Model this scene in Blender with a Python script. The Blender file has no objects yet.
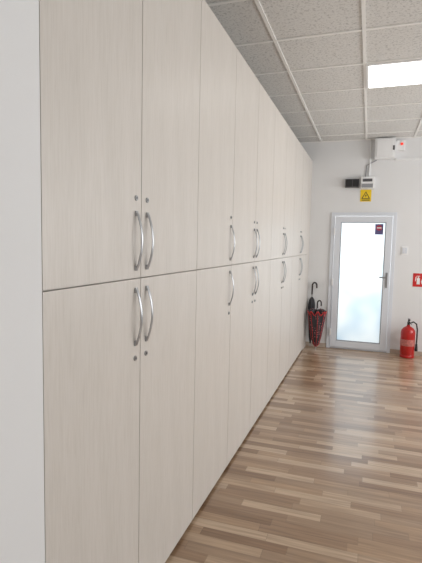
import bpy, bmesh, math, random
from mathutils import Vector, Matrix
random.seed(4)
S=bpy.context.scene
S.view_settings.view_transform='Standard'
COL=S.collection

# ---------------------------------------------------------------- materials
def newmat(n):
    m=bpy.data.materials.new(n); m.use_nodes=True
    nt=m.node_tree; b=nt.nodes['Principled BSDF']
    return m,nt,b
def simple(n,c,r=.5,metal=0,bump=0,bscale=60,var=0.04):
    m,nt,b=newmat(n)
    b.inputs['Roughness'].default_value=r; b.inputs['Metallic'].default_value=metal
    tc=nt.nodes.new('ShaderNodeTexCoord'); no=nt.nodes.new('ShaderNodeTexNoise')
    no.inputs['Scale'].default_value=bscale; nt.links.new(tc.outputs['Object'],no.inputs['Vector'])
    mx=nt.nodes.new('ShaderNodeMix'); mx.data_type='RGBA'
    nt.links.new(no.outputs['Fac'],mx.inputs[0])
    mx.inputs[6].default_value=(*[x*(1-var) for x in c],1); mx.inputs[7].default_value=(*[min(1,x*(1+var)) for x in c],1)
    nt.links.new(mx.outputs[2],b.inputs['Base Color'])
    if bump:
        bp=nt.nodes.new('ShaderNodeBump'); bp.inputs['Strength'].default_value=bump; bp.inputs['Distance'].default_value=.002
        nt.links.new(no.outputs['Fac'],bp.inputs['Height']); nt.links.new(bp.outputs[0],b.inputs['Normal'])
    return m
def math_node(nt,op,a,b=None):
    n=nt.nodes.new('ShaderNodeMath'); n.operation=op
    for i,v in enumerate((a,b)):
        if v is None: continue
        if isinstance(v,(int,float)): n.inputs[i].default_value=v
        else: nt.links.new(v,n.inputs[i])
    return n.outputs[0]
def ramp(nt,fac,stops,interp='LINEAR'):
    r=nt.nodes.new('ShaderNodeValToRGB'); r.color_ramp.interpolation=interp
    e=r.color_ramp.elements
    while len(e)<len(stops): e.new(.5)
    for i,(p,c) in enumerate(stops): e[i].position=p; e[i].color=(*c,1)
    nt.links.new(fac,r.inputs[0]); return r.outputs[0]

M_wall=simple('wall_paint',(.77,.78,.79),.7,bump=.05,bscale=150,var=.01)
M_white=simple('white_plastic',(.85,.86,.87),.35,var=.01)
M_pvc=simple('white_pvc',(.72,.76,.82),.3,var=.01)
M_black=simple('black_plastic',(.02,.02,.022),.4)
M_dark=simple('dark_grey_plastic',(.09,.09,.1),.45)
M_silver=simple('satin_silver',(.42,.43,.45),.3,metal=.85,var=.02)
M_red=simple('red_paint',(.45,.013,.011),.3,var=.05)
M_signred=simple('sign_red',(.60,.02,.02),.5)
M_yellow=simple('sign_yellow',(.85,.60,.02),.5)
M_gray=simple('grey_gasket',(.3,.31,.33),.6)
M_umb=simple('black_nylon',(.025,.025,.03),.65,bump=.2)
M_tbar=simple('white_metal_grid',(.86,.86,.84),.5,var=.01)
M_base=simple('skirting_board',(.50,.42,.35),.5)
M_steelw=simple('dark_crook',(.03,.02,.02),.3)

# cabinet laminate: fine vertical grain
def laminate():
    m,nt,b=newmat('pale_ash_laminate')
    tc=nt.nodes.new('ShaderNodeTexCoord'); mp=nt.nodes.new('ShaderNodeMapping')
    mp.inputs['Scale'].default_value=(60,130,7.0); nt.links.new(tc.outputs['Object'],mp.inputs[0])
    n1=nt.nodes.new('ShaderNodeTexNoise'); n1.inputs['Scale'].default_value=1.; n1.inputs['Detail'].default_value=5; n1.inputs['Roughness'].default_value=.6
    n1.inputs['Distortion'].default_value=.6
    nt.links.new(mp.outputs[0],n1.inputs['Vector'])
    c=ramp(nt,n1.outputs['Fac'],[(.3,(.605,.57,.528)),(.5,(.645,.61,.57)),(.7,(.67,.637,.60))])
    mp2=nt.nodes.new('ShaderNodeMapping'); mp2.inputs['Scale'].default_value=(8,10,1.2); nt.links.new(tc.outputs['Object'],mp2.inputs[0])
    n2=nt.nodes.new('ShaderNodeTexNoise'); n2.inputs['Scale'].default_value=1.; nt.links.new(mp2.outputs[0],n2.inputs['Vector'])
    c2=ramp(nt,n2.outputs['Fac'],[(.35,(.96,.96,.955)),(.65,(1,1,1))])
    mx=nt.nodes.new('ShaderNodeMix'); mx.data_type='RGBA'; mx.blend_type='MULTIPLY'; mx.inputs[0].default_value=1
    nt.links.new(c,mx.inputs[6]); nt.links.new(c2,mx.inputs[7]); nt.links.new(mx.outputs[2],b.inputs['Base Color'])
    b.inputs['Roughness'].default_value=.40
    bp=nt.nodes.new('ShaderNodeBump'); bp.inputs['Strength'].default_value=.15; bp.inputs['Distance'].default_value=.001
    nt.links.new(n1.outputs['Fac'],bp.inputs['Height']); nt.links.new(bp.outputs[0],b.inputs['Normal'])
    return m
M_lam=laminate()

def floormat():
    m,nt,b=newmat('striped_laminate_floor')
    tc=nt.nodes.new('ShaderNodeTexCoord'); sp=nt.nodes.new('ShaderNodeSeparateXYZ'); nt.links.new(tc.outputs['Object'],sp.inputs[0])
    X,Y=sp.outputs[0],sp.outputs[1]
    W=.068
    yr=math_node(nt,'DIVIDE',Y,W); row=math_node(nt,'FLOOR',yr); fy=math_node(nt,'FRACT',yr)
    wn=nt.nodes.new('ShaderNodeTexWhiteNoise'); wn.noise_dimensions='1D'; nt.links.new(row,wn.inputs['W'])
    xo=math_node(nt,'ADD',math_node(nt,'DIVIDE',X,.46),math_node(nt,'MULTIPLY',wn.outputs[0],7.3))
    col=math_node(nt,'FLOOR',xo); fx=math_node(nt,'FRACT',xo)
    cb=nt.nodes.new('ShaderNodeCombineXYZ'); nt.links.new(row,cb.inputs[0]); nt.links.new(col,cb.inputs[1])
    w2=nt.nodes.new('ShaderNodeTexWhiteNoise'); w2.noise_dimensions='2D'; nt.links.new(cb.outputs[0],w2.inputs['Vector'])
    base=ramp(nt,w2.outputs[0],[(0,(.25,.145,.078)),(.15,(.40,.262,.158)),(.36,(.32,.20,.118)),(.52,(.47,.33,.215)),(.7,(.36,.24,.15)),(.84,(.52,.38,.26))],'CONSTANT')
    mp=nt.nodes.new('ShaderNodeMapping'); mp.inputs['Scale'].default_value=(3,60,1); nt.links.new(tc.outputs['Object'],mp.inputs[0])
    va=nt.nodes.new('ShaderNodeVectorMath'); nt.links.new(mp.outputs[0],va.inputs[0]); nt.links.new(w2.outputs['Color'],va.inputs[1])
    n=nt.nodes.new('ShaderNodeTexNoise'); n.inputs['Scale'].default_value=1; n.inputs['Detail'].default_value=4; nt.links.new(va.outputs[0],n.inputs['Vector'])
    g=ramp(nt,n.outputs['Fac'],[(.3,(.74,.71,.69)),(.68,(1.14,1.14,1.14))])
    mx=nt.nodes.new('ShaderNodeMix'); mx.data_type='RGBA'; mx.blend_type='MULTIPLY'; mx.inputs[0].default_value=1
    nt.links.new(base,mx.inputs[6]); nt.links.new(g,mx.inputs[7])
    e=math_node(nt,'LESS_THAN',fy,.03); e2=math_node(nt,'LESS_THAN',fx,.006)
    ee=math_node(nt,'MULTIPLY',math_node(nt,'MAXIMUM',e,e2),.4)
    m2=nt.nodes.new('ShaderNodeMix'); m2.data_type='RGBA'; nt.links.new(ee,m2.inputs[0]); nt.links.new(mx.outputs[2],m2.inputs[6]); m2.inputs[7].default_value=(.12,.08,.05,1)
    nt.links.new(m2.outputs[2],b.inputs['Base Color'])
    b.inputs['Roughness'].default_value=.32
    b.inputs['Specular IOR Level'].default_value=.6
    b.inputs['Coat Weight'].default_value=.6; b.inputs['Coat Roughness'].default_value=.17
    return m
M_floor=floormat()

def ceilmat():
    m,nt,b=newmat('mineral_fibre_tile')
    tc=nt.nodes.new('ShaderNodeTexCoord')
    n=nt.nodes.new('ShaderNodeTexNoise'); n.inputs['Scale'].default_value=60; n.inputs['Detail'].default_value=3; n.inputs['Distortion'].default_value=.8; nt.links.new(tc.outputs['Object'],n.inputs['Vector'])
    c=ramp(nt,n.outputs['Fac'],[(.34,(.48,.48,.47)),(.45,(.67,.67,.655)),(.6,(.72,.72,.705))])
    nt.links.new(c,b.inputs['Base Color']); b.inputs['Roughness'].default_value=.9
    bp=nt.nodes.new('ShaderNodeBump'); bp.inputs['Strength'].default_value=.2; bp.inputs['Distance'].default_value=.003
    nt.links.new(n.outputs['Fac'],bp.inputs['Height']); nt.links.new(bp.outputs[0],b.inputs['Normal'])
    return m
M_ceil=ceilmat()

def emit(n,c,s):
    m,nt,b=newmat(n); b.inputs['Base Color'].default_value=(*c,1)
    b.inputs['Emission Color'].default_value=(*c,1); b.inputs['Emission Strength'].default_value=s
    return m
M_led=emit('led_diffuser',(1,.99,.96),3.5)
M_redled=emit('red_indicator',(.9,.05,.03),.6)

def frosted():
    m=bpy.data.materials.new('frosted_glass'); m.use_nodes=True; nt=m.node_tree
    b=nt.nodes['Principled BSDF']; out=nt.nodes['Material Output']
    b.inputs['Base Color'].default_value=(.8,.87,.9,1); b.inputs['Roughness'].default_value=.25
    tr=nt.nodes.new('ShaderNodeBsdfTranslucent')
    tc=nt.nodes.new('ShaderNodeTexCoord'); n=nt.nodes.new('ShaderNodeTexNoise'); n.inputs['Scale'].default_value=2.2; n.inputs['Detail'].default_value=1
    nt.links.new(tc.outputs['Object'],n.inputs['Vector'])
    c=ramp(nt,n.outputs['Fac'],[(.35,(.60,.74,.82)),(.62,(.90,.95,.94))]); nt.links.new(c,tr.inputs[0])
    mx=nt.nodes.new('ShaderNodeMixShader'); mx.inputs[0].default_value=.82
    nt.links.new(b.outputs[0],mx.inputs[1]); nt.links.new(tr.outputs[0],mx.inputs[2]); nt.links.new(mx.outputs[0],out.inputs[0])
    return m
M_frost=frosted()

def check():
    m,nt,b=newmat('dotted_black_nylon')
    tc=nt.nodes.new('ShaderNodeTexCoord'); v=nt.nodes.new('ShaderNodeTexVoronoi'); v.inputs['Scale'].default_value=30; v.inputs['Randomness'].default_value=.4
    nt.links.new(tc.outputs['Object'],v.inputs['Vector'])
    f=math_node(nt,'LESS_THAN',v.outputs['Distance'],.27)
    c=ramp(nt,f,[(0,(.028,.026,.032)),(.5,(.42,.14,.16))],'CONSTANT'); nt.links.new(c,b.inputs['Base Color']); b.inputs['Roughness'].default_value=.6
    return m
M_check=check()

# ---------------------------------------------------------------- mesh helpers
def obj_from_bm(name,bm,mat,parent=None,smooth=False,mats=None):
    me=bpy.data.meshes.new(name); bmesh.ops.recalc_face_normals(bm,faces=bm.faces[:]); bm.to_mesh(me); bm.free()
    for mm in (mats or [mat]): me.materials.append(mm)
    if smooth:
        for p in me.polygons: p.use_smooth=True
        try: me.set_sharp_from_angle(angle=math.radians(40))
        except Exception: pass
    o=bpy.data.objects.new(name,me); COL.objects.link(o)
    if parent: o.parent=parent
    return o
def addbox(bm,x0,x1,y0,y1,z0,z1,bev=0,mi=0):
    r=bmesh.ops.create_cube(bm,size=1)
    vs=r['verts']
    for v in vs:
        v.co=Vector(((x0+x1)/2+v.co.x*(x1-x0),(y0+y1)/2+v.co.y*(y1-y0),(z0+z1)/2+v.co.z*(z1-z0)))
    fs=set(f for v in vs for f in v.link_faces)
    for f in fs: f.material_index=mi
    if bev:
        es=list(set(e for v in vs for e in v.link_edges))
        bmesh.ops.bevel(bm,geom=es,offset=bev,segments=2,affect='EDGES',profile=.7)
def boxes(name,lst,mat,parent=None,bev=0,mats=None,smooth=False):
    bm=bmesh.new()
    for b in lst:
        mi=b[6] if len(b)>6 else 0
        addbox(bm,*b[:6],bev=bev,mi=mi)
    return obj_from_bm(name,bm,mat,parent,mats=mats,smooth=smooth)
def lathe(bm,prof,n=28,c=(0,0,0),axis='Z',mi=0,ripple=0,k=8):
    rings=[]
    for r,h in prof:
        ring=[]
        for i in range(n):
            a=2*math.pi*i/n; rr=r*(1+ripple*math.cos(k*a)) if ripple else r
            p=(rr*math.cos(a),rr*math.sin(a),h)
            if axis=='X': p=(p[2],p[0],p[1])
            if axis=='Y': p=(p[0],p[2],p[1])
            ring.append(bm.verts.new((c[0]+p[0],c[1]+p[1],c[2]+p[2])))
        rings.append(ring)
    for a,b in zip(rings,rings[1:]):
        for i in range(n):
            f=bm.faces.new((a[i],a[(i+1)%n],b[(i+1)%n],b[i])); f.material_index=mi
    for e in (rings[0],rings[-1]):
        try: f=bm.faces.new(e); f.material_index=mi
        except Exception: pass
def tube(bm,pts,r,n=10,mi=0):
    pts=[Vector(p) for p in pts]; rings=[]
    for i,p in enumerate(pts):
        t=(pts[min(i+1,len(pts)-1)]-pts[max(i-1,0)]).normalized()
        up=Vector((0,1,0)) if abs(t.y)<.9 else Vector((1,0,0))
        a=t.cross(up).normalized(); b=t.cross(a).normalized()
        rr=r[i] if isinstance(r,(list,tuple)) else r
        rings.append([bm.verts.new(p+a*math.cos(2*math.pi*j/n)*rr+b*math.sin(2*math.pi*j/n)*rr) for j in range(n)])
    for A,B in zip(rings,rings[1:]):
        for i in range(n):
            f=bm.faces.new((A[i],A[(i+1)%n],B[(i+1)%n],B[i])); f.material_index=mi
    for e in (rings[0],rings[-1]):
        f=bm.faces.new(e); f.material_index=mi
def poly(bm,pts,y,mi=0):   # flat polygon facing -Y, pts in (x,z)
    f=bm.faces.new([bm.verts.new((x,y,z)) for x,z in pts]); f.material_index=mi
def empty(name,loc,label,cat,group=None):
    e=bpy.data.objects.new(name,None); e.location=loc; e.empty_display_size=.1; COL.objects.link(e)
    e['label']=label; e['category']=cat
    if group: e['group']=group
    return e
def tag(o,label,cat): o['label']=label; o['category']=cat; return o
def struct(o): o['kind']='structure'; return o

# ---------------------------------------------------------------- geometry constants
XF=-.849     # cabinet front plane
YB=7.046     # back wall
ZC=3.067     # ceiling
XR=3.3; YN=-2.6; XL=-1.37
DX0,DX1,DZ=-.541,.360,2.028
ZS=1.405; ZT=2.781
GS=.632; GX0=-.103; GY0=3.512

# ---------------------------------------------------------------- room
struct(boxes('floor',[(XL-.1,XR+.1,YN-.1,YB+.15,-.1,0)],M_floor))
struct(boxes('ceiling',[(XL-.1,XR+.1,YN-.1,YB+.15,ZC,ZC+.08)],M_ceil))
struct(boxes('wall_left',[(XL-.12,XL,1.03,YB,0,ZC)],M_wall))
struct(boxes('wall_left.001',[(XL-.12,XF+.003,YN,1.034,0,ZC)],M_wall))
struct(boxes('wall_back',[(XL-.12,DX0,YB,YB+.15,0,ZC),(DX1,XR+.12,YB,YB+.15,0,ZC),(DX0,DX1,YB,YB+.15,DZ,ZC)],M_wall))
struct(boxes('wall_front',[(XL-.12,XR+.12,YN-.12,YN,0,ZC)],M_wall))
wins=[(-2.0,.2),(1.0,3.2),(4.2,6.4)]
wz0,wz1=.9,2.6
lst=[(XR,XR+.12,YN,YB,0,wz0),(XR,XR+.12,YN,YB,wz1,ZC)]
yy=YN
for a,b in wins: lst.append((XR,XR+.12,yy,a,wz0,wz1)); yy=b
lst.append((XR,XR+.12,yy,YB,wz0,wz1))
struct(boxes('wall_right',lst,M_wall))
for i,(a,b) in enumerate(wins):
    w=.06; m=(a+b)/2
    o=boxes('window_%d'%(i+1),[(XR+.02,XR+.08,a,b,wz0,wz0+w),(XR+.02,XR+.08,a,b,wz1-w,wz1),(XR+.02,XR+.08,a,a+w,wz0+w,wz1-w),(XR+.02,XR+.08,b-w,b,wz0+w,wz1-w),(XR+.02,XR+.08,m-w/2,m+w/2,wz0+w,wz1-w)],M_pvc)
    struct(o)
# ceiling grid
bars=[]
x=GX0-GS
while x<XR:
    if XL<x: bars.append((x-.012,x+.012,YN,YB,ZC-.008,ZC))
    x+=GS
y=GY0-9*GS
while y<YB:
    if y>YN: bars.append((XL,XR,y-.012,y+.012,ZC-.0075,ZC))
    y+=GS
struct(boxes('trim_1',bars,M_tbar))
struct(boxes('trim_2',[(XL,XR,YB-.024,YB,ZC-.012,ZC)],M_tbar))
struct(boxes('baseboard_back',[(XF,DX0,YB-.014,YB,0,.06),(DX1,XR,YB-.014,YB,0,.06)],M_base))

# LED ceiling panels
def led(cx,cy):
    e=empty('ceiling_light',(cx,cy,ZC),'square white recessed LED ceiling panel, switched on','ceiling light')
    h=GS/2-.013; k=h-.02
    boxes('light_frame',[(-h,h,-h,-k,-.018,-.0005),(-h,h,k,h,-.018,-.0005),(-h,-k,-k,k,-.018,-.0005),(k,h,-k,k,-.018,-.0005)],M_white,e)
    boxes('light_diffuser',[(-k,k,-k,k,-.016,-.0005)],M_led,e)
led(GX0+GS/2,GY0+1.5*GS)

# ---------------------------------------------------------------- back door
fr=struct(boxes('door_1',[(DX0,DX0+.05,YB-.02,YB+.06,0,DZ),(DX1-.05,DX1,YB-.02,YB+.06,0,DZ),(DX0+.05,DX1-.05,YB-.02,YB+.06,DZ-.05,DZ),(DX0+.05,DX1-.05,YB-.005,YB+.06,0,.02)],M_pvc,bev=.003))
lx0,lx1,lz0,lz1=DX0+.055,DX1-.055,.025,DZ-.055; s=.085
boxes('door_leaf',[(lx0,lx0+s,YB-.03,YB+.04,lz0,lz1),(lx1-s,lx1,YB-.03,YB+.04,lz0,lz1),(lx0+s,lx1-s,YB-.03,YB+.04,lz1-s,lz1),(lx0+s,lx1-s,YB-.03,YB+.04,lz0,lz0+s+.01)],M_pvc,fr,bev=.004)
gx0,gx1,gz0,gz1=lx0+s,lx1-s,lz0+s+.01,lz1-s; g=.010
boxes('gasket',[(gx0,gx0+g,YB-.026,YB+.01,gz0,gz1),(gx1-g,gx1,YB-.026,YB+.01,gz0,gz1),(gx0+g,gx1-g,YB-.026,YB+.01,gz1-g,gz1),(gx0+g,gx1-g,YB-.026,YB+.01,gz0,gz0+g)],M_gray,fr)
bm=bmesh.new(); bm.faces.new([bm.verts.new(p) for p in ((gx0,YB+.005,gz0),(gx1,YB+.005,gz0),(gx1,YB+.005,gz1),(gx0,YB+.005,gz1))])
o=obj_from_bm('glass_pane',bm,M_frost,fr); o['label']='backlit frosted glass pane'
bm=bmesh.new(); hx=lx1-.042
addbox(bm,hx-.014,hx+.014,YB-.04,YB-.028,.95,1.17,.003)
addbox(bm,hx-.10,hx+.008,YB-.085,YB-.07,1.09,1.11,.004)
addbox(bm,hx-.008,hx+.008,YB-.075,YB-.036,1.09,1.11,.003)
obj_from_bm('door_handle',bm,M_silver,fr)
for hz in (.25,1.0,1.75):
    boxes('hinge',[(lx0-.012,lx0+.010,YB-.045,YB-.028,hz-.05,hz+.05)],M_white,fr,bev=.004)
bm=bmesh.new(); sx,sz=gx1-.09,gz1-.1
poly(bm,[(sx-.055,sz-.075),(sx+.055,sz-.075),(sx+.055,sz+.075),(sx-.055,sz+.075)],YB+.001,0)
poly(bm,[(sx+.04*math.cos(t*math.pi/10),sz+.02+.04*math.sin(t*math.pi/10)) for t in range(20)],YB-.0005,1)
poly(bm,[(sx-.03,sz+.012),(sx+.03,sz+.012),(sx+.03,sz+.028),(sx-.03,sz+.028)],YB-.0015,2)
o=obj_from_bm('sticker',bm,None,fr,mats=[simple('sticker_violet',(.12,.10,.24),.5),simple('sticker_red',(.42,.05,.08),.5),M_white]); o['label']='small red and blue notice sticker'

# ---------------------------------------------------------------- cabinets
def handle_mesh(L):
    bm=bmesh.new(); N=20; rings=[]; H=.024
    for i in range(N+1):
        t=i/N; z=-L/2+L*t; out=.005+H*(math.sin(math.pi*t)**.9)
        if t<.04 or t>.96: out=.004
        w=.0058+.0030*abs(math.cos(math.pi*t)); th=.0036
        tang=Vector((H*math.pi*math.cos(math.pi*t),0,L)).normalized(); nrm=Vector((tang.z,0,-tang.x))
        c=Vector((out,0,z)); ring=[]
        for k in range(8):
            a=2*math.pi*(k+.5)/8
            ring.append(bm.verts.new(c+nrm*math.sin(a)*th*1.05+Vector((0,1,0))*math.cos(a)*w))
        rings.append(ring)
    for A,B in zip(rings,rings[1:]):
        for i in range(8): bm.faces.new((A[i],A[(i+1)%8],B[(i+1)%8],B[i]))
    bm.faces.new(rings[0]); bm.faces.new(rings[-1])
    addbox(bm,0,.008,-.008,.008,-L/2-.002,-L/2+.018,.002); addbox(bm,0,.008,-.008,.008,L/2-.018,L/2+.002,.002)
    o=obj_from_bm('handle',bm,M_silver,smooth=True); return o
hp=handle_mesh(.225); hmesh=hp.data; bpy.data.objects.remove(hp)
bm=bmesh.new(); lathe(bm,[(.0105,0),(.0105,.003),(.0095,.005),(.006,.005),(.006,.0035)],20,axis='X'); addbox(bm,.0036,.0045,-.0012,.0012,-.004,.004,mi=1)
lp=obj_from_bm('lock',bm,None,mats=[M_silver,M_black],smooth=True); lmesh=lp.data; bpy.data.objects.remove(lp)

seam=[1.039,1.619,2.245,2.895,3.53,4.17,4.81,5.448,6.086,6.724]
units=[(0,2),(2,3),(3,5),(5,7),(7,9)]
hs=['R','L','R','R','L','R','L','R','L']
LAB={(2,1):'tall pale laminate lower cabinet with two doors',(1,1):'tall pale laminate lower cabinet with single door',
     (2,0):'pale laminate upper cabinet with two doors',(1,0):'pale laminate upper cabinet with single door'}
def cabinet(i0,i1,lower,idx):
    y0,y1=seam[i0],seam[i1]; z0,z1=(.045,ZS) if lower else (ZS,ZT); base=0 if lower else ZS
    lab=LAB[(i1-i0,int(lower))]
    if idx==0: lab+=' beside the wall'
    if idx==4: lab+=' near the umbrellas'
    e=empty('storage_cabinet',((XF-.25),(y0+y1)/2,base),lab,'cabinet','lower storage cabinets' if lower else 'upper storage cabinets')
    ox,oy=e.location.x,e.location.y
    def B(x0,x1,a,b,c,d): return (x0-ox,x1-ox,a-oy,b-oy,c-base,d-base)
    xa,xb=XL+.03,XF-.020; t=.018; q=.0008
    ya,yb=y0+q,y1-q; zt=z1-.0005
    boxes('body',[B(xa,xb,ya,ya+t,z0,zt),B(xa,xb,yb-t,yb,z0,zt),B(xa,xb,ya+t,yb-t,z0,z0+t),B(xa,xb,ya+t,yb-t,zt-t,zt),B(xa,xa+.006,ya+t,yb-t,z0+t,zt-t)],M_lam,e)
    if lower:
        for fx in (xa+.05,xb-.04):
            for fy in (ya+.03,yb-.03):
                bm=bmesh.new(); lathe(bm,[(.022,0),(.022,.008),(.014,.012),(.014,.04),(.02,.044)],16,c=(fx-ox,fy-oy,0)); obj_from_bm('foot',bm,M_dark,e,smooth=True)
    for k in range(i0,i1):
        a,b=seam[k]+.0022,seam[k+1]-.0022
        c,d=(.022,ZS-.0025) if lower else (ZS+.0025,ZT-.001)
        cy=(a+b)/2; cz=(c+d)/2
        D=boxes('door',[(-.018,0,a-cy,b-cy,c-cz,d-cz)],M_lam,e,bev=.0012)
        D.location=(XF-ox,cy-oy,cz-base)
        hy=(b-.042 if hs[k]=='R' else a+.045)-cy
        hz=(ZS-.15 if lower else ZS+.145)-cz
        lz=(ZS-.315 if lower else ZS+.308)-cz
        h=bpy.data.objects.new('handle',hmesh); COL.objects.link(h); h.parent=D; h.location=(0,hy,hz); h['label']='satin silver bow handle'
        l=bpy.data.objects.new('lock',lmesh); COL.objects.link(l); l.parent=D; l.location=(0,hy,lz); l['label']='round metal cam lock'
for i,(a,b) in enumerate(units):
    cabinet(a,b,True,i); cabinet(a,b,False,i)
o=boxes('filler_panel',[(XF-.018,XF,seam[-1]+.002,YB-.002,0,ZT)],M_lam,bev=.001); tag(o,'narrow pale laminate filler panel closing the cabinet row','cabinet panel')

# ---------------------------------------------------------------- umbrellas standing in the corner
def crook(bm,z0,z1,r=.011,w=.034):
    p=[(0,0,z0),(0,0,z1-.05)]+[(w-w*math.cos(a),0,z1-.05+.045*math.sin(a)) for a in [math.pi*k/8 for k in range(1,9)]]+[(2*w,0,z1-.085)]
    tube(bm,p,r,10)
u1=empty('umbrella',(-.672,6.80,.0),'loosely furled black umbrella with red dots and red trim','umbrella')
bm=bmesh.new(); n=64; prof=[(.012,.05),(.045,.09),(.070,.20),(.092,.34),(.110,.46),(.122,.55)]
rings=[]
for r,h in prof:
    ring=[]
    for i in range(n):
        a=2*math.pi*i/n; q=math.cos(8*a); amp=.04+.16*(h-.05)
        ring.append(bm.verts.new((r*(1+amp*q)*math.cos(a),.8*r*(1+amp*q)*math.sin(a),h+.03*q*(h/.55)**3)))
    rings.append(ring)
inner=[bm.verts.new((.6*v.co.x,.6*v.co.y,v.co.z+.035)) for v in rings[-1]]
top=[bm.verts.new((.010*math.cos(2*math.pi*i/n),.010*math.sin(2*math.pi*i/n),.60)) for i in range(n)]
allr=rings+[inner,top]
for A,B in zip(allr,allr[1:]):
    for i in range(n): bm.faces.new((A[i],A[(i+1)%n],B[(i+1)%n],B[i]))
bm.faces.new(rings[0]); bm.faces.new(top)
rim=[v.co.copy() for v in rings[-1]]
side=[[r[k].co.copy() for r in rings] for k in (0,8,24,32,40,48,56)]
obj_from_bm('canopy',bm,M_check,u1,smooth=True)
bm=bmesh.new(); tube(bm,rim+[rim[0]],.006,6)
for sd in side: tube(bm,sd,.003,6)
o=obj_from_bm('trim_edge',bm,M_signred,u1,smooth=True); o['label']='red trim piping'
bm=bmesh.new(); tube(bm,[(0,0,0),(0,0,.055)],[.004,.007],8); obj_from_bm('tip',bm,M_silver,u1)
bm=bmesh.new(); tube(bm,[(0,0,.55),(0,0,.64)],.006,8); obj_from_bm('shaft',bm,M_silver,u1)
bm=bmesh.new(); crook(bm,.62,.74,.010,.028); obj_from_bm('crook_handle',bm,M_steelw,u1,smooth=True)
u1.rotation_euler=(0,0,math.radians(12))
u2=empty('umbrella',(-.775,6.982,.0),'tightly furled black umbrella with long crook handle','umbrella')
bm=bmesh.new(); lathe(bm,[(.008,.05),(.022,.15),(.036,.42),(.046,.64),(.034,.72),(.012,.76)],40,ripple=.16,k=8); obj_from_bm('canopy',bm,M_umb,u2,smooth=True)
bm=bmesh.new(); tube(bm,[(0,0,0),(0,0,.055)],[.004,.008],8); obj_from_bm('tip',bm,M_silver,u2)
bm=bmesh.new(); tube(bm,[(0,0,.75),(0,0,.84)],.006,8); obj_from_bm('shaft',bm,M_dark,u2)
bm=bmesh.new(); crook(bm,.80,.985,.012,.033); obj_from_bm('crook_handle',bm,M_steelw,u2,smooth=True)

# ---------------------------------------------------------------- fire extinguisher
fx,fy=.578,6.88
ex=empty('fire_extinguisher',(fx,fy,0),'red fire extinguisher with black hose standing on floor','fire extinguisher')
bm=bmesh.new(); lathe(bm,[(.07,0),(.095,.004),(.096,.03),(.091,.04),(.095,.05),(.095,.35),(.088,.385),(.066,.415),(.034,.435),(.022,.44),(.022,.46)],32); obj_from_bm('cylinder_body',bm,M_red,ex,smooth=True)
bm=bmesh.new(); lathe(bm,[(.0955,.17),(.0962,.171),(.0962,.26),(.0955,.261)],32); obj_from_bm('label_band',bm,simple('label_print',(.50,.16,.14),.5,var=.5,bscale=40),ex)
bm=bmesh.new(); lathe(bm,[(.018,.46),(.018,.495),(.012,.505)],16); addbox(bm,-.012,.012,-.10,.03,.498,.512,.003); addbox(bm,-.012,.012,-.115,.02,.535,.547,.003); addbox(bm,-.01,.01,0,.02,.505,.54)
obj_from_bm('valve_handle',bm,M_black,ex)
bm=bmesh.new(); lathe(bm,[(.018,0),(.018,.014)],16,c=(.028,0,.478),axis='X'); obj_from_bm('pressure_gauge',bm,M_silver,ex)
bm=bmesh.new(); tube(bm,[(.02,0,.48),(.06,-.005,.505),(.10,-.01,.48),(.115,-.015,.40),(.115,-.02,.28),(.112,-.02,.20)],.010,8)
tube(bm,[(.112,-.02,.20),(.114,-.02,.10)],[.014,.02],10); obj_from_bm('hose',bm,M_black,ex,smooth=True)

# extinguisher wall sign
sx,sz=.71,1.08
s_=empty('fire_extinguisher_sign',(sx,YB,sz),'red square wall sign with white extinguisher and flame','sign')
boxes('sign_plate',[(-.095,.095,-.004,0,-.095,.095)],M_signred,s_)
bm=bmesh.new(); y=-.005
poly(bm,[(-.045,-.06),(-.005,-.06),(-.005,.02),(-.015,.032),(-.035,.032),(-.045,.02)],y)
poly(bm,[(-.032,.034),(-.018,.034),(-.018,.05),(-.032,.05)],y)
poly(bm,[(-.05,.052),(-.005,.052),(-.005,.06),(-.05,.06)],y)
poly(bm,[(-.062,.045),(-.05,.052),(-.055,.0),(-.064,-.02),(-.068,-.02)],y)
poly(bm,[(.02,-.055),(.05,-.055),(.066,-.025),(.058,.01),(.045,-.01),(.042,.045),(.022,.015),(.01,-.02)],y)
obj_from_bm('pictogram',bm,M_white,s_)

# switch
sw=empty('light_switch',(.485,YB,1.49),'white plastic double light switch on the wall','light switch')
boxes('switch_plate',[(-.045,.045,-.010,0,-.06,.06)],M_white,sw,bev=.003)
boxes('rocker',[(-.030,-.002,-.016,-.010,-.04,.04),(.002,.030,-.016,-.010,-.04,.04)],M_pvc,sw,bev=.002)

jb=empty('alarm_box',(-.27,YB,2.445),'small black electrical box mounted above the door','electrical box')
boxes('housing',[(-.095,.095,-.06,.003,-.06,.06)],M_dark,jb,bev=.005)
boxes('cover',[(-.085,-.0,-.066,-.06,-.05,.05),(.01,.085,-.066,-.06,-.05,.05)],M_black,jb,bev=.002)
mt=empty('electricity_meter',(-.06,YB,2.445),'white electricity meter box with dark display above door','electricity meter')
boxes('housing',[(-.09,.09,-.08,0,-.08,.085)],M_white,mt,bev=.008)
boxes('display',[(-.065,.065,-.084,-.08,.015,.055)],M_dark,mt)
boxes('terminal_cover',[(-.075,.075,-.088,-.08,-.07,-.015)],M_gray,mt,bev=.003)
ys=empty('warning_sign',(-.075,YB,2.27),'yellow electrical hazard sign with black lightning triangle','sign')
boxes('sign_plate',[(-.075,.075,-.004,0,-.085,.085)],M_yellow,ys)
bm=bmesh.new(); y=-.005
poly(bm,[(-.06,-.045),(.06,-.045),(0,.06)],y)
poly(bm,[(-.043,-.036),(.043,-.036),(0,.042)],y-.001,1)
poly(bm,[(.008,.025),(-.014,-.006),(-.002,-.004),(-.006,-.03),(.014,.004),(.002,.002)],y-.002)
poly(bm,[(-.055,-.07),(.055,-.07),(.055,-.058),(-.055,-.058)],y)
obj_from_bm('hazard_symbol',bm,None,ys,mats=[M_black,M_yellow])
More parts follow.
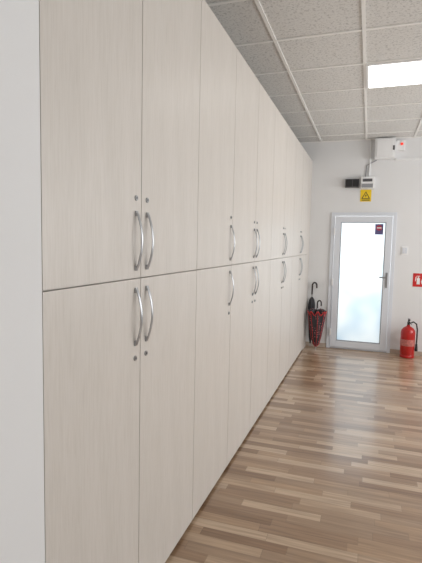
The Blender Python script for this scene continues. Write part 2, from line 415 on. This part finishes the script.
db=empty('distribution_box',(.152,YB,2.91),'white plastic distribution box with cables near the ceiling','electrical box')
boxes('housing',[(-.135,.135,-.12,0,-.14,.14)],M_white,db,bev=.008)
boxes('cover',[(-.11,.11,-.132,-.12,-.12,.12)],M_white,db,bev=.006)
boxes('latch',[(.1,.125,-.135,-.118,-.03,.03)],M_dark,db,bev=.002)
em=empty('alarm_siren',(.35,YB,2.95),'small white wall alarm with red lens under the ceiling','alarm')
boxes('housing',[(-.06,.06,-.05,0,-.07,.07)],M_white,em,bev=.01)
bm=bmesh.new(); lathe(bm,[(.018,-.05),(.017,-.06),(.009,-.066)],20,c=(.02,0,.02),axis='Y'); obj_from_bm('lens',bm,M_redled,em,smooth=True)
def cable(pts,lab,mat,r=.007):
    bm=bmesh.new(); tube(bm,pts,r,8); o=obj_from_bm('cable',bm,mat,smooth=True); tag(o,lab,'cable')
cable([(-.04,YB-.010,2.528),(-.04,YB-.010,2.7),(-.04,YB-.010,3.05)],'thin white cable running down wall to the meter',M_white,.009)
cable([(-.09,YB-.010,2.528),(-.08,YB-.010,2.70),(.05,YB-.012,2.765)],'grey cable between meter and distribution box',M_gray,.006)
o=boxes('cable_trunking',[(.30,2.6,YB-.022,YB+.003,2.75,2.78)],M_white,bev=.002); tag(o,'white plastic cable trunking running along the wall','cable trunking')

# ---------------------------------------------------------------- lights
def area(name,loc,rot,sx,sy,e,c=(1,1,1)):
    l=bpy.data.lights.new(name,'AREA'); l.shape='RECTANGLE'; l.size=sx; l.size_y=sy; l.energy=e; l.color=c
    o=bpy.data.objects.new(name,l); o.location=loc; o.rotation_euler=rot; COL.objects.link(o); return o
for (a,b),en in zip(wins,(20,50,92)):
    area('window_daylight',(XR+.2,(a+b)/2,(wz0+wz1)/2),(0,math.radians(90),0),wz1-wz0,b-a,en,(1,.985,.965))
area('door_daylight',((DX0+DX1)/2,YB+.9,1.6),(math.radians(-90),0,0),1.2,1.4,16,(.97,.98,1))
w=bpy.data.worlds.new('sky'); S.world=w; w.use_nodes=True
bg=w.node_tree.nodes['Background']; bg.inputs[0].default_value=(.90,.95,1,1); bg.inputs[1].default_value=1.0

# ---------------------------------------------------------------- camera
cd=bpy.data.cameras.new('camera'); cam=bpy.data.objects.new('camera',cd); COL.objects.link(cam); S.camera=cam
F=456.9
cd.sensor_fit='VERTICAL'; cd.sensor_height=24; cd.lens=F/563*24; cd.clip_start=.05
yaw,pitch,roll=math.radians(18.9),math.radians(4.886),math.radians(1.183)
cam.matrix_world=Matrix.Translation((0,0,1.55))@Matrix.Rotation(yaw,4,'Z')@Matrix.Rotation(math.pi/2-pitch,4,'X')@Matrix.Rotation(roll,4,'Z')
